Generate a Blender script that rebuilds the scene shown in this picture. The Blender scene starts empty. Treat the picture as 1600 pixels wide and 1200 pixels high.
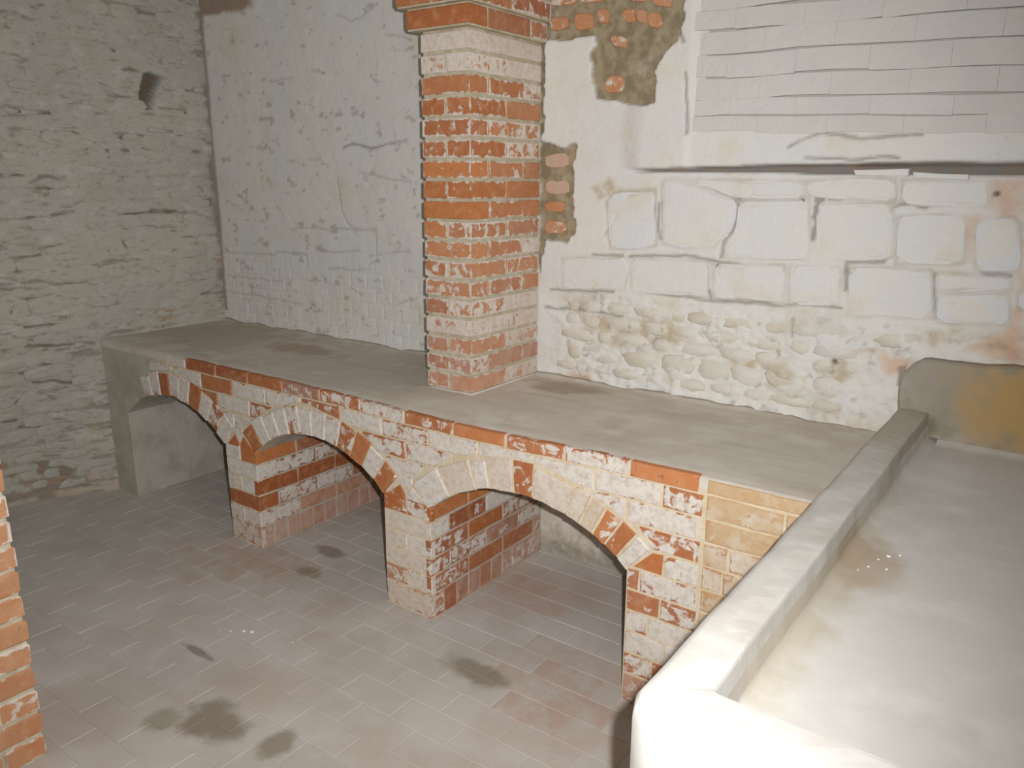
# Whitewashed cellar: brick bench on three arches, brick pillar, concrete trough.
# X runs along the back wall from the left wall, Y into the back wall, Z up (metres).
import bpy, math, random
import numpy as np
from mathutils import Vector
random.seed(7)
S = bpy.context.scene
COL = S.collection

# ------------------------------------------------------------------ camera, world, light, exposure
CAM = Vector((4.1747, -2.8626, 1.6778))
YAW, PITCH, ROLL, FPX = .6228, -.2526, .006, 1253.7
Fv = Vector((-math.sin(YAW)*math.cos(PITCH), math.cos(YAW)*math.cos(PITCH), math.sin(PITCH)))
Rv = Vector((math.cos(YAW), math.sin(YAW), 0)); Uv = Rv.cross(Fv)
R2 = Rv*math.cos(ROLL)+Uv*math.sin(ROLL); U2 = Uv*math.cos(ROLL)-Rv*math.sin(ROLL)
from mathutils import Matrix
camd = bpy.data.cameras.new('camera'); cam = bpy.data.objects.new('camera', camd); COL.objects.link(cam)
M = Matrix((R2, U2, -Fv)).transposed().to_4x4(); M.translation = CAM; cam.matrix_world = M
camd.sensor_width = 36; camd.lens = 36*FPX/1600; camd.clip_start = .02
S.camera = cam
S.view_settings.view_transform = 'Standard'; S.view_settings.look = 'None'
S.view_settings.gamma = 1; S.view_settings.use_curve_mapping = False
S.view_settings.exposure = 0.0
w = bpy.data.worlds.new('world'); S.world = w; w.use_nodes = True
w.node_tree.nodes['Background'].inputs[0].default_value = (.9, .95, 1, 1)
w.node_tree.nodes['Background'].inputs[1].default_value = .05
# the camera's own flash, a little above and to the right of the lens
ld = bpy.data.lights.new('camera_flash', 'SPOT'); ld.energy = 288; ld.color = (1, .995, .99)
ld.spot_size = math.radians(112); ld.spot_blend = 1.0; ld.shadow_soft_size = .012
fl = bpy.data.objects.new('camera_flash', ld); COL.objects.link(fl)
FM = M.copy(); FM.translation = CAM + R2*.062 + U2*.045 + Fv*.02
aim = (Fv - R2*.15 + U2*.05).normalized()
fl.rotation_mode = 'QUATERNION'; fl.location = FM.translation
fl.rotation_quaternion = aim.to_track_quat('-Z', 'Y')
# weak soft fill added behind the viewer to brighten the left, no real source
ad = bpy.data.lights.new('left_fill_light', 'AREA'); ad.shape = 'RECTANGLE'; ad.size = .9; ad.size_y = 1.6; ad.energy = 2.5; ad.color = (1, .97, .92)
al = bpy.data.objects.new('left_fill_light', ad); COL.objects.link(al); al.location = (1.0, -3.45, 1.5)
al.rotation_euler = (Vector((.9, 0, .9))-al.location).to_track_quat('-Z', 'Y').to_euler()

# measured outlines in metres: (x, z) on the back wall, (y, z) on the left wall
FEAT={'patches':[[(2.238,2.404),(2.87,2.33),(2.869,2.215),(2.86,2.154),(2.822,2.139),(2.778,2.075),(2.769,1.999),(2.776,1.952),(2.714,1.944),(2.658,1.95),(2.6,1.968),(2.513,1.973),(2.486,2.038),(2.49,2.07),(2.478,2.135),(2.496,2.173),(2.5,2.204),(2.426,2.206),(2.356,2.196),(2.273,2.208),(2.242,2.194)],[(2.243,1.822),(2.324,1.808),(2.372,1.799),(2.418,1.811),(2.43,1.777),(2.41,1.734),(2.419,1.596),(2.423,1.455),(2.403,1.41),(2.355,1.416),(2.277,1.431),(2.25,1.42)],[(2.235,2.276),(2.263,2.192),(2.272,2.026),(2.265,1.822),(2.243,1.814)],[(2.25,1.429),(2.289,1.431),(2.268,1.338),(2.258,1.281),(2.252,1.281)],[(1.191,2.47),(1.191,2.47),(1.191,2.47),(1.191,2.47),(1.191,2.47),(1.191,2.47),(1.191,2.47),(1.191,2.471),(1.191,2.471),(1.191,2.471),(1.191,2.471)]],'orange':[[(3.888,1.67),(3.971,1.688),(3.986,1.581),(3.95,1.58),(3.91,1.6),(3.882,1.621)],[(3.846,1.573),(3.877,1.583),(3.868,1.528),(3.869,1.428),(3.855,1.473)],[(3.99,1.498),(3.998,1.498),(4.021,1.338),(4.007,1.355)],[(3.995,1.299),(4.024,1.311),(4.048,1.147),(3.992,1.144),(3.884,1.154),(3.983,1.214)],[(2.422,0.866),(2.511,0.883),(2.535,0.837),(2.476,0.831),(2.415,0.843)],[(3.535,1.104),(3.629,1.126),(3.676,1.045),(3.722,1.042),(3.753,1.087),(3.619,1.13)]],'tan':[[(3.124,1.033),(3.326,1.027),(3.385,0.969),(3.268,0.939),(3.153,0.956)],[(3.461,1.046),(3.488,1.076),(3.548,1.069),(3.553,1.027),(3.497,0.986),(3.437,0.977)],[(3.224,0.932),(3.307,1.002),(3.428,0.953),(3.398,0.938),(3.321,0.959)],[(2.524,1.13),(2.665,1.12),(2.874,1.143),(2.978,1.06),(2.724,1.004),(2.47,1.023)],[(2.52,1.637),(2.586,1.683),(2.608,1.644),(2.681,1.633),(2.694,1.622),(2.602,1.615),(2.535,1.596)],[(3.759,1.188),(3.875,1.221),(3.863,1.19),(3.798,1.153)]],'grey':[[(3.371,1.61),(3.389,1.628),(3.409,1.619),(3.407,1.603),(3.388,1.595),(3.385,1.587)],[(3.373,1.591),(3.387,1.595),(3.392,1.555),(3.395,1.507),(3.388,1.471),(3.372,1.47),(3.375,1.498),(3.38,1.531),(3.367,1.554),(3.375,1.563)],[(3.414,1.611),(3.425,1.623),(3.459,1.622),(3.472,1.612),(3.458,1.603),(3.427,1.602)],[(3.289,1.576),(3.325,1.581),(3.328,1.568),(3.311,1.562)],[(3.334,1.574),(3.35,1.578),(3.351,1.562),(3.337,1.562)],[(3.701,1.069),(3.723,1.077),(3.717,1.01),(3.708,1.008)],[(3.496,1.383),(3.506,1.374),(3.513,1.314),(3.504,1.308)]],'holes':[(3.33,1.603),(3.738,1.627),(3.908,1.637),(3.496,1.06),(3.041,1.088),(3.047,1.36)],'cracks_right':[[(2.516,1.37),(2.653,1.378)],[(3.902,1.398),(3.981,1.399)],[(2.68,1.374),(2.859,1.39),(3.028,1.384),(3.12,1.374)],[(3.102,1.602),(3.135,1.613),(3.155,1.629)],[(3.091,1.602),(3.104,1.581),(3.104,1.507),(3.069,1.452),(3.062,1.397)],[(2.798,1.585),(2.796,1.495),(2.811,1.45)],[(3.024,1.272),(3.033,1.234)],[(3.61,1.46),(3.615,1.411),(3.503,1.404),(3.507,1.323)],[(3.338,1.192),(3.344,1.128)],[(3.474,0.911),(3.532,0.894)],[(3.474,0.966),(3.486,0.941)],[(3.287,1.099),(3.302,1.057)],[(2.765,1.239),(3.027,1.236),(3.307,1.243),(3.5,1.251)],[(2.315,1.212),(2.619,1.232)],[(2.286,1.132),(2.509,1.148),(2.664,1.132)],[(2.568,1.462),(2.612,1.534)],[(3.234,1.579),(3.225,1.564)],[(3.77,1.383),(3.786,1.24)],[(3.631,1.594),(3.682,1.605),(3.722,1.595)]],'cracks_up':[[(3.274,1.784),(3.305,1.799),(3.381,1.822),(3.504,1.806),(3.686,1.813)],[(3.474,1.739),(3.568,1.75),(3.625,1.745)],[(3.334,1.744),(3.466,1.741)],[(2.894,2.046),(2.908,1.832)],[(2.859,2.241),(2.848,2.194),(2.879,2.144)],[(2.967,2.238),(3.096,2.228),(3.217,2.234)]],'cracks_left':[[(1.078,1.809),(1.138,1.832),(1.213,1.819),(1.277,1.803),(1.364,1.825),(1.439,1.83)],[(0.807,1.409),(1.027,1.415),(1.279,1.416),(1.276,1.278),(1.225,1.239)],[(1.03,1.655),(1.043,1.505),(1.099,1.43),(1.279,1.416)],[(0.93,1.203),(1.155,1.219),(1.246,1.219)],[(0.69,1.408),(0.812,1.409)],[(0.812,1.756),(0.91,1.761)],[(1.183,1.693),(1.522,1.65)],[(1.228,1.291),(1.51,1.332)],[(0.872,1.286),(1.161,1.312)],[(1.076,2.428),(1.16,2.381),(1.225,2.391),(1.332,2.434)],[(0.547,2.15),(0.725,2.158)],[(0.873,2.185),(0.966,2.17)],[(0.65,1.75),(0.712,1.757)],[(0.135,1.514),(0.205,1.509)],[(0.567,1.855),(0.596,1.829)],[(0.505,1.265),(0.76,1.273),(0.765,1.212)],[(1.416,1.067),(1.545,1.11)],[(1.079,1.118),(1.171,1.093)],[(-0.025,1.234),(0.504,1.254)],[(0.019,1.105),(0.544,1.109)],[(0.037,1.012),(0.694,0.998)],[(1.544,2.275),(1.386,2.305)]],'cracks_lw':[[(-1.027,2.402),(-0.953,2.393),(-0.876,2.374)],[(-0.978,2.27),(-0.881,2.274)],[(-0.553,2.296),(-0.44,2.284)],[(-0.59,2.411),(-0.51,2.404)],[(-0.596,2.442),(-0.535,2.447)],[(-1.047,1.964),(-0.932,1.963),(-0.85,1.963),(-0.829,1.978)],[(-0.917,1.873),(-0.736,1.876)],[(-0.649,1.856),(-0.423,1.875),(-0.252,1.861),(-0.03,1.87)],[(-0.635,1.798),(-0.498,1.797)],[(-1.13,1.673),(-1.017,1.673)],[(-1.071,1.604),(-0.771,1.606)],[(-0.993,1.645),(-0.946,1.659),(-0.831,1.669)],[(-0.582,1.457),(-0.422,1.494),(-0.246,1.478)],[(-1.027,1.469),(-0.973,1.457),(-0.904,1.483),(-0.784,1.499)],[(-0.362,2.492),(-0.263,2.492),(-0.144,2.535)],[(-0.128,2.128),(-0.016,2.132)],[(-0.141,2.003),(-0.004,2.006)],[(-0.556,1.67),(-0.426,1.65)],[(-0.471,2.201),(-0.385,2.2)],[(-1.083,1.168),(-0.776,1.138)],[(-1.093,1.092),(-0.98,1.098)],[(-0.9,1.069),(-0.854,1.057)],[(-1.162,1.029),(-1.079,1.018)],[(-1.027,0.747),(-0.911,0.725)],[(-1.245,0.866),(-0.87,0.831),(-0.788,0.824)],[(-1.113,0.95),(-0.936,0.938)],[(-1.265,0.552),(-1.061,0.588),(-1.001,0.546)],[(-0.581,1.461),(-0.461,1.484),(-0.258,1.478)],[(-0.741,0.621),(-0.737,0.531)],[(-1.18,1.241),(-1.087,1.227)],[(-1.167,0.912),(-1.032,0.898)],[(-1.264,0.725),(-1.121,0.71)],[(-1.089,0.663),(-0.855,0.622)],[(-1.297,0.492),(-1.178,0.476)],[(-1.159,0.43),(-1.032,0.411)]],'dark_lw':[[(-0.358,2.193),(-0.324,2.201),(-0.297,2.189),(-0.258,2.183),(-0.293,2.125),(-0.323,2.062),(-0.333,2.021),(-0.373,2.013),(-0.404,2.036),(-0.389,2.116)],[(-0.129,1.823),(-0.083,1.846),(-0.062,1.804),(-0.114,1.792)],[(-0.077,1.54),(-0.023,1.556),(-0.007,1.516),(-0.067,1.506)],[(-1.084,1.334),(-0.981,1.328),(-0.986,1.289),(-1.055,1.284),(-1.084,1.29)],[(-0.589,1.337),(-0.544,1.341),(-0.533,1.312),(-0.572,1.298)],[(-0.663,1.321),(-0.649,1.313),(-0.653,1.286),(-0.665,1.3)],[(-0.129,1.526),(-0.014,1.554),(-0.019,1.509),(-0.089,1.503)],[(-1.15,0.214),(-1.045,0.212),(-0.931,0.133),(-0.963,0.098),(-1.094,0.139)],[(-1.34,0.189),(-1.267,0.187),(-1.256,0.133),(-1.323,0.141)],[(-1.222,0.862),(-1.175,0.854),(-1.19,0.828),(-1.22,0.833)]],'red_lw':[[(-0.445,0.942),(-0.412,0.96),(-0.349,0.945),(-0.328,0.911),(-0.387,0.892),(-0.433,0.91)],[(-1.299,0.356),(-1.126,0.293),(-1.011,0.261),(-1.028,0.236),(-1.181,0.267),(-1.3,0.302)],[(-1.255,0.274),(-0.915,0.143),(-0.899,0.047),(-1.167,0.089),(-1.355,0.082),(-1.338,0.202)],[(-0.137,1.363),(-0.018,1.342),(0.03,1.089),(-0.026,1.078),(-0.046,1.236),(-0.124,1.325)],[(-0.62,2.002),(-0.553,2.045),(-0.465,2.071),(-0.445,2.063),(-0.518,1.989)],[(-0.095,1.607),(-0.043,1.617),(-0.034,1.573),(-0.101,1.551)]],'blocks':[[(2.57,1.58),(2.609,1.621),(2.776,1.634),(2.796,1.427),(2.705,1.399),(2.591,1.404)],[(2.806,1.662),(2.842,1.671),(2.963,1.648),(3.085,1.607),(3.101,1.581),(3.101,1.518),(3.068,1.463),(3.025,1.428),(2.918,1.416),(2.819,1.434)],[(3.108,1.597),(3.355,1.612),(3.379,1.406),(3.073,1.396),(3.075,1.441),(3.11,1.502)],[(3.381,1.598),(3.621,1.599),(3.645,1.433),(3.596,1.418),(3.4,1.407)],[(3.639,1.557),(3.687,1.568),(3.83,1.568),(3.846,1.527),(3.849,1.422),(3.652,1.406)],[(3.862,1.546),(3.887,1.567),(3.965,1.572),(3.983,1.551),(4.0,1.418),(3.98,1.405),(3.885,1.401)],[(2.372,1.349),(2.673,1.371),(2.673,1.24),(2.375,1.22)],[(2.687,1.368),(3.014,1.378),(3.02,1.244),(2.7,1.235)],[(3.029,1.373),(3.294,1.382),(3.306,1.251),(3.044,1.238)],[(3.307,1.379),(3.485,1.391),(3.494,1.256),(3.322,1.244)],[(3.51,1.389),(3.76,1.397),(3.779,1.239),(3.522,1.227)],[(3.771,1.391),(3.886,1.39),(3.982,1.394),(3.988,1.349),(3.779,1.329)],[(3.784,1.322),(3.981,1.342),(3.997,1.242),(3.796,1.231)],[(4.0,1.348),(4.064,1.353),(4.074,1.289),(4.012,1.292)],[(3.339,1.669),(3.502,1.682),(3.621,1.677),(3.631,1.604),(3.472,1.61),(3.354,1.617)],[(3.639,1.677),(3.88,1.676),(3.899,1.599),(3.735,1.599),(3.647,1.604)],[(2.842,1.674),(3.329,1.669),(3.344,1.615),(3.102,1.606),(2.962,1.658)]],'patch_bricks':[[(2.28,2.288),(2.364,2.289),(2.371,2.238),(2.289,2.237)],[(2.396,2.29),(2.478,2.291),(2.487,2.23),(2.404,2.228)],[(2.494,2.294),(2.544,2.301),(2.551,2.246),(2.503,2.244)],[(2.601,2.28),(2.655,2.288),(2.667,2.238),(2.626,2.235)],[(2.668,2.279),(2.71,2.275),(2.717,2.222),(2.673,2.234)],[(2.719,2.263),(2.779,2.249),(2.776,2.198),(2.722,2.216)],[(2.56,2.202),(2.623,2.193),(2.63,2.148),(2.573,2.163)],[(2.549,2.055),(2.627,2.054),(2.628,1.995),(2.542,1.995)],[(2.286,2.367),(2.402,2.362),(2.403,2.326),(2.287,2.327)],[(2.417,2.36),(2.528,2.355),(2.534,2.32),(2.418,2.327)],[(2.621,2.352),(2.72,2.333),(2.722,2.296),(2.622,2.314)],[(2.734,2.324),(2.813,2.3),(2.811,2.264),(2.74,2.286)],[(2.277,1.577),(2.372,1.582),(2.375,1.541),(2.278,1.538)],[(2.278,1.501),(2.38,1.504),(2.381,1.453),(2.279,1.447)],[(2.273,1.77),(2.388,1.769),(2.384,1.717),(2.274,1.713)],[(2.275,1.664),(2.391,1.665),(2.393,1.613),(2.276,1.607)],[(2.262,2.393),(2.276,2.336),(2.272,2.305),(2.249,2.307)]],'slates':[[(3.496,1.706),(3.661,1.711),(3.66,1.687),(3.502,1.688)],[(3.672,1.701),(3.83,1.692),(3.829,1.678),(3.675,1.683)]]}
# ------------------------------------------------------------------ helpers
def vnoise(x, y, seed=0):
    xi = np.floor(x).astype(np.int64); yi = np.floor(y).astype(np.int64)
    xf = x-xi; yf = y-yi
    def h(a, b):
        n = (a*374761393 + b*668265263 + seed*982451653) & 0xffffffff
        n = ((n ^ (n >> 13))*1274126177) & 0xffffffff
        return ((n ^ (n >> 16)) & 0xffff)/65535.0
    u = xf*xf*(3-2*xf); v = yf*yf*(3-2*yf)
    return (h(xi, yi)*(1-u)+h(xi+1, yi)*u)*(1-v)+(h(xi, yi+1)*(1-u)+h(xi+1, yi+1)*u)*v
def fbm(x, y, seed=0, o=4, g=.5):
    a, s, t = 1.0, 0, 0
    for i in range(o):
        s = s+a*vnoise(x*2**i+17.3*i, y*2**i-9.1*i, seed+i); t += a; a *= g
    return s/t-.5
def sstep(a, b, x): t = np.clip((x-a)/(b-a), 0, 1); return t*t*(3-2*t)

def seg_dist(U, V, poly, closed=False):
    d = np.full(U.shape, 9.0); n = len(poly)
    for i in range(n if closed else n-1):
        ax, ay = poly[i]; bx, by = poly[(i+1) % n]
        dx, dy = bx-ax, by-ay; L = dx*dx+dy*dy+1e-12
        t = np.clip(((U-ax)*dx+(V-ay)*dy)/L, 0, 1)
        d = np.minimum(d, np.hypot(U-ax-t*dx, V-ay-t*dy))
    return d
def inside(U, V, poly):
    c = np.zeros(U.shape, bool); n = len(poly)
    for i in range(n):
        x1, y1 = poly[i]; x2, y2 = poly[(i+1) % n]
        if y1 == y2: continue
        c ^= ((y1 > V) != (y2 > V)) & (U < (x2-x1)*(V-y1)/(y2-y1)+x1)
    return c
def sdf(U, V, poly):
    """signed distance, negative inside; only worked out near the polygon"""
    out = np.full(U.shape, 1.0)
    xs = [p[0] for p in poly]; ys = [p[1] for p in poly]; m = .08
    k = (U > min(xs)-m) & (U < max(xs)+m) & (V > min(ys)-m) & (V < max(ys)+m)
    if k.any():
        u, v = U[k], V[k]; d = seg_dist(u, v, poly, True); d[inside(u, v, poly)] *= -1; out[k] = d
    return out
def line_d(U, V, poly):
    out = np.full(U.shape, 1.0)
    xs = [p[0] for p in poly]; ys = [p[1] for p in poly]; m = .04
    k = (U > min(xs)-m) & (U < max(xs)+m) & (V > min(ys)-m) & (V < max(ys)+m)
    if k.any(): out[k] = seg_dist(U[k], V[k], poly)
    return out

def empty(name, loc, **kw):
    o = bpy.data.objects.new(name, None); o.location = loc; o.empty_display_size = .1; COL.objects.link(o)
    for k, v in kw.items(): o[k] = v
    return o
PLOC = {}
def mk(name, verts, faces, mat, parent=None, smooth=False, **kw):
    V = np.array(verts, float).reshape(-1, 3)
    c = V.mean(0) if parent is not None else np.array([V[:, 0].mean(), V[:, 1].mean(), V[:, 2].min()])
    if name.split('_')[0] in ('wall', 'floor', 'ceiling'): c = c*0
    me = bpy.data.meshes.new(name); me.from_pydata((V-c).tolist(), [], faces); me.materials.append(mat)
    if smooth: me.polygons.foreach_set('use_smooth', [True]*len(me.polygons))
    me.update()
    o = bpy.data.objects.new(name, me); COL.objects.link(o)
    if parent is not None:
        o.parent = parent; o.location = Vector(c)-parent.location
    else: o.location = c
    for k, v in kw.items(): o[k] = v
    return o
def grid_faces(nu, nv, flip=False):
    i = np.arange(nu-1)[:, None]*nv+np.arange(nv-1)[None, :]
    i = i.ravel(); f = np.stack([i, i+nv, i+nv+1, i+1], 1)
    if flip: f = f[:, ::-1]
    return f
def grid_obj(name, P, nu, nv, mat, flip=False, mask=None, parent=None, **kw):
    f = grid_faces(nu, nv, flip)
    me = bpy.data.meshes.new(name)
    V = P.reshape(-1, 3); c = np.zeros(3)
    if parent is not None: c = np.array(parent.location)
    me.vertices.add(len(V)); me.vertices.foreach_set('co', (V-c).astype(np.float32).ravel())
    me.loops.add(f.size); me.loops.foreach_set('vertex_index', f.astype(np.int32).ravel())
    me.polygons.add(len(f)); me.polygons.foreach_set('loop_start', np.arange(0, f.size, 4, dtype=np.int32))
    try: me.polygons.foreach_set('loop_total', np.full(len(f), 4, dtype=np.int32))
    except Exception: pass
    me.polygons.foreach_set('use_smooth', np.ones(len(f), bool))
    me.update(calc_edges=True); me.validate()
    if mask is not None:
        a = me.color_attributes.new('mask', 'FLOAT_COLOR', 'POINT')
        a.data.foreach_set('color', mask.reshape(-1, 4).astype(np.float32).ravel())
    me.materials.append(mat)
    o = bpy.data.objects.new(name, me); COL.objects.link(o)
    if parent is not None: o.parent = parent
    for k, v in kw.items(): o[k] = v
    return o

# ------------------------------------------------------------------ materials
class NT:
    def __init__(s, name, rough=.9):
        s.m = bpy.data.materials.new(name); s.m.use_nodes = True; s.t = s.m.node_tree
        s.b = s.t.nodes['Principled BSDF']; s.b.inputs['Roughness'].default_value = rough
        s.b.inputs['Specular IOR Level'].default_value = .25
        s.geo = s.t.nodes.new('ShaderNodeNewGeometry')
    def n(s, k, **kw):
        n = s.t.nodes.new(k)
        for a, v in kw.items(): setattr(n, a, v)
        return n
    def put(s, sock, v):
        if hasattr(v, 'is_output') or isinstance(v, bpy.types.NodeSocket): s.t.links.new(v, sock)
        else: sock.default_value = v
    def pos(s, sc=(1, 1, 1), off=None):
        m = s.n('ShaderNodeMapping'); s.put(m.inputs['Vector'], s.geo.outputs['Position']); m.inputs['Scale'].default_value = sc
        if off is not None: s.put(m.inputs['Location'], off)
        return m.outputs[0]
    def noise(s, scale, detail=4, rough=.55, vec=None, dist=0):
        n = s.n('ShaderNodeTexNoise'); n.inputs['Scale'].default_value = scale; n.inputs['Detail'].default_value = detail
        n.inputs['Roughness'].default_value = rough; n.inputs['Distortion'].default_value = dist
        s.put(n.inputs['Vector'], vec if vec is not None else s.geo.outputs['Position']); return n.outputs[0]
    def math(s, op, a, b=0., c=None, clamp=False):
        n = s.n('ShaderNodeMath', operation=op, use_clamp=clamp); s.put(n.inputs[0], a); s.put(n.inputs[1], b)
        if c is not None: s.put(n.inputs[2], c)
        return n.outputs[0]
    def ramp(s, x, a, b, lo=0., hi=1.):
        n = s.n('ShaderNodeMapRange', interpolation_type='SMOOTHSTEP'); s.put(n.inputs[0], x)
        n.inputs[1].default_value = a; n.inputs[2].default_value = b; n.inputs[3].default_value = lo; n.inputs[4].default_value = hi
        return n.outputs[0]
    def mix(s, f, a, b):
        n = s.n('ShaderNodeMix', data_type='RGBA'); s.put(n.inputs[0], f)
        s.put(n.inputs[6], c4(a)); s.put(n.inputs[7], c4(b)); return n.outputs[2]
    def bump(s, h, strength=.4, dist=.002):
        n = s.n('ShaderNodeBump'); n.inputs['Strength'].default_value = strength; n.inputs['Distance'].default_value = dist
        s.put(n.inputs['Height'], h); s.t.links.new(n.outputs[0], s.b.inputs['Normal'])
    def out(s, c): s.put(s.b.inputs['Base Color'], c); return s.m
def c4(v): return (*v, 1) if isinstance(v, tuple) and len(v) == 3 else v

def whitewash(name, base, cool, warm, dirt, speck=.5, masked=True, course=0):
    k = NT(name)
    a = k.n('ShaderNodeAttribute', attribute_name='mask'); sp = k.n('ShaderNodeSeparateColor'); k.put(sp.inputs[0], a.outputs['Color'])
    mo, orr, di = sp.outputs[0], sp.outputs[1], sp.outputs[2]; tan = a.outputs['Alpha'] if masked else 0.
    c = k.mix(k.ramp(k.noise(2.1, 5), .42, .62), base, cool)
    c = k.mix(k.ramp(k.noise(5.3, 6, .6), .5, .72, 0, .8), c, warm)
    c = k.mix(k.ramp(k.noise(38, 5, .65), .56, .75, 0, speck), c, dirt)
    c = k.mix(k.math('MULTIPLY', k.ramp(k.noise(14, 5, .6), .3, .62), tan), c, (.50, .42, .29))
    c = k.mix(k.math('MULTIPLY', k.ramp(k.noise(9, 5, .6), .25, .5, .35, 1), orr), c, k.mix(k.ramp(k.noise(25, 4), .4, .6), (.62, .34, .14), (.60, .24, .10)))
    mc = k.mix(k.ramp(k.noise(20, 5), .4, .6), (.25, .205, .13), (.36, .30, .20))
    mc = k.mix(k.ramp(k.noise(9, 5), .56, .7, 0, .6), mc, (.50, .44, .38))
    c = k.mix(mo, c, mc)
    c = k.mix(di, c, k.mix(k.ramp(k.noise(16, 3), .4, .6), (.17, .12, .075), (.13, .12, .11)))
    if course:
        c = k.mix(k.ramp(k.noise(11, 6, .68, k.pos((1, 1, 3.4))), .55, .70, 0, course), c, (.235, .185, .10))
        c = k.mix(k.ramp(k.noise(16, 6, .65, k.pos((1, 1, 2.2), (3, 7, 1))), .56, .68, 0, course*.7), c, (.27, .25, .24))
        c = k.mix(k.ramp(k.noise(9, 6, .6, k.pos((1, 1, 1.8), (9, 2, 5))), .55, .68, 0, course*.8), c, (.58, .57, .55))
    k.bump(k.math('ADD', k.noise(90, 4), k.math('MULTIPLY', k.noise(22, 4), 2)), .5, .003)
    return k.out(c)
M_WHITE = whitewash('whitewashed_plaster', (.72, .705, .665), (.70, .695, .68), (.68, .63, .52), (.52, .475, .39), .3)
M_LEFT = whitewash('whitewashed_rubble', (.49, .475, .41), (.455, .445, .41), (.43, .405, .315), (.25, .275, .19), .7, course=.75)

def block_mat(name, a, b):
    k = NT(name); oi = k.n('ShaderNodeObjectInfo')
    c = k.mix(k.ramp(k.noise(7, 5), .4, .62), a, b)
    c = k.mix(k.ramp(k.noise(40, 5, .7), .58, .75, 0, .3), c, (.52, .47, .38))
    c = k.mix(k.math('MULTIPLY', oi.outputs['Random'], .15), c, (.68, .69, .71))
    k.bump(k.math('ADD', k.noise(70, 4), k.math('MULTIPLY', k.noise(16, 4, .5, None, 1.5), 3)), .5, .003)
    return k.out(c)
M_BLOCK = block_mat('limewashed_block', (.72, .708, .675), (.70, .695, .68))
M_FOOT = block_mat('footing_stone', (.68, .64, .56), (.62, .565, .46))
M_FOOT2 = block_mat('footing_stone_pale', (.69, .66, .60), (.64, .60, .51))
M_COURSE = block_mat('limewashed_course', (.635, .62, .585), (.61, .60, .57))
M_BLOCK_COOL = block_mat('limewashed_block_cool', (.71, .715, .715), (.68, .695, .715))

def brick_mat(name, edge, rng):
    # object colour: R limewash left on it, G tone of the clay, B tan render, A dust
    k = NT(name, .85); oi = k.n('ShaderNodeObjectInfo')
    sp = k.n('ShaderNodeSeparateColor'); k.put(sp.inputs[0], oi.outputs['Color'])
    off = k.n('ShaderNodeCombineXYZ')
    k.put(off.inputs[0], k.math('MULTIPLY', oi.outputs['Random'], 40)); k.put(off.inputs[1], k.math('MULTIPLY', oi.outputs['Random'], 23))
    p = k.pos((1, 1, 1), off.outputs[0])
    clay = k.mix(sp.outputs[1], (.27, .068, .026), (.55, .20, .066))
    clay = k.mix(k.ramp(k.noise(30, 5, .6, p), .45, .7, 0, .55), clay, (.60, .31, .15))
    clay = k.mix(k.ramp(k.noise(60, 3, .6, p), .58, .7, 0, .6), clay, (.20, .055, .03))
    wn = k.noise(26, 6, .62, p, .6)
    tc = k.n('ShaderNodeTexCoord'); g3 = k.n('ShaderNodeSeparateXYZ'); k.put(g3.inputs[0], tc.outputs['Generated'])
    def dist(sock, half): return k.math('MULTIPLY', k.math('SUBTRACT', 1., k.math('ABSOLUTE', k.math('MULTIPLY_ADD', sock, 2., -1.))), half)
    dd = k.math('MINIMUM', k.math('MAXIMUM', dist(g3.outputs[0], .10), dist(g3.outputs[1], .10)), dist(g3.outputs[2], .034))
    wn = k.math('ADD', wn, k.ramp(k.math('ADD', dd, k.math('MULTIPLY', k.math('SUBTRACT', k.noise(35, 4, .6, p), .5), .012)), 0, rng, edge, 0))
    th = k.math('ADD', wn, k.math('MULTIPLY', k.math('SUBTRACT', sp.outputs[0], .5), .62))
    wf = k.ramp(th, .46, .56)
    wc = k.mix(k.ramp(k.noise(45, 5, .7, p), .42, .66), (.76, .73, .665), (.60, .54, .49))
    c = k.mix(k.math('MULTIPLY', wf, .93), clay, wc)
    c = k.mix(k.math('MULTIPLY', k.ramp(k.noise(11, 5, .6), .3, .55, .45, 1), sp.outputs[2]), c, k.mix(k.noise(8, 4), (.50, .31, .15), (.62, .49, .31)))
    c = k.mix(k.math('MULTIPLY', oi.outputs['Alpha'], k.ramp(k.noise(18, 5, .6), .3, .6, .45, .95)), c, (.56, .44, .37))
    k.bump(k.math('ADD', k.noise(120, 4), k.math('MULTIPLY', wf, .7)), .5, .002)
    return k.out(c)
M_BRICK = brick_mat('limewashed_brick', -.13, .014)
M_PBRICK = brick_mat('lime_smeared_brick', .20, .013)

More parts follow.
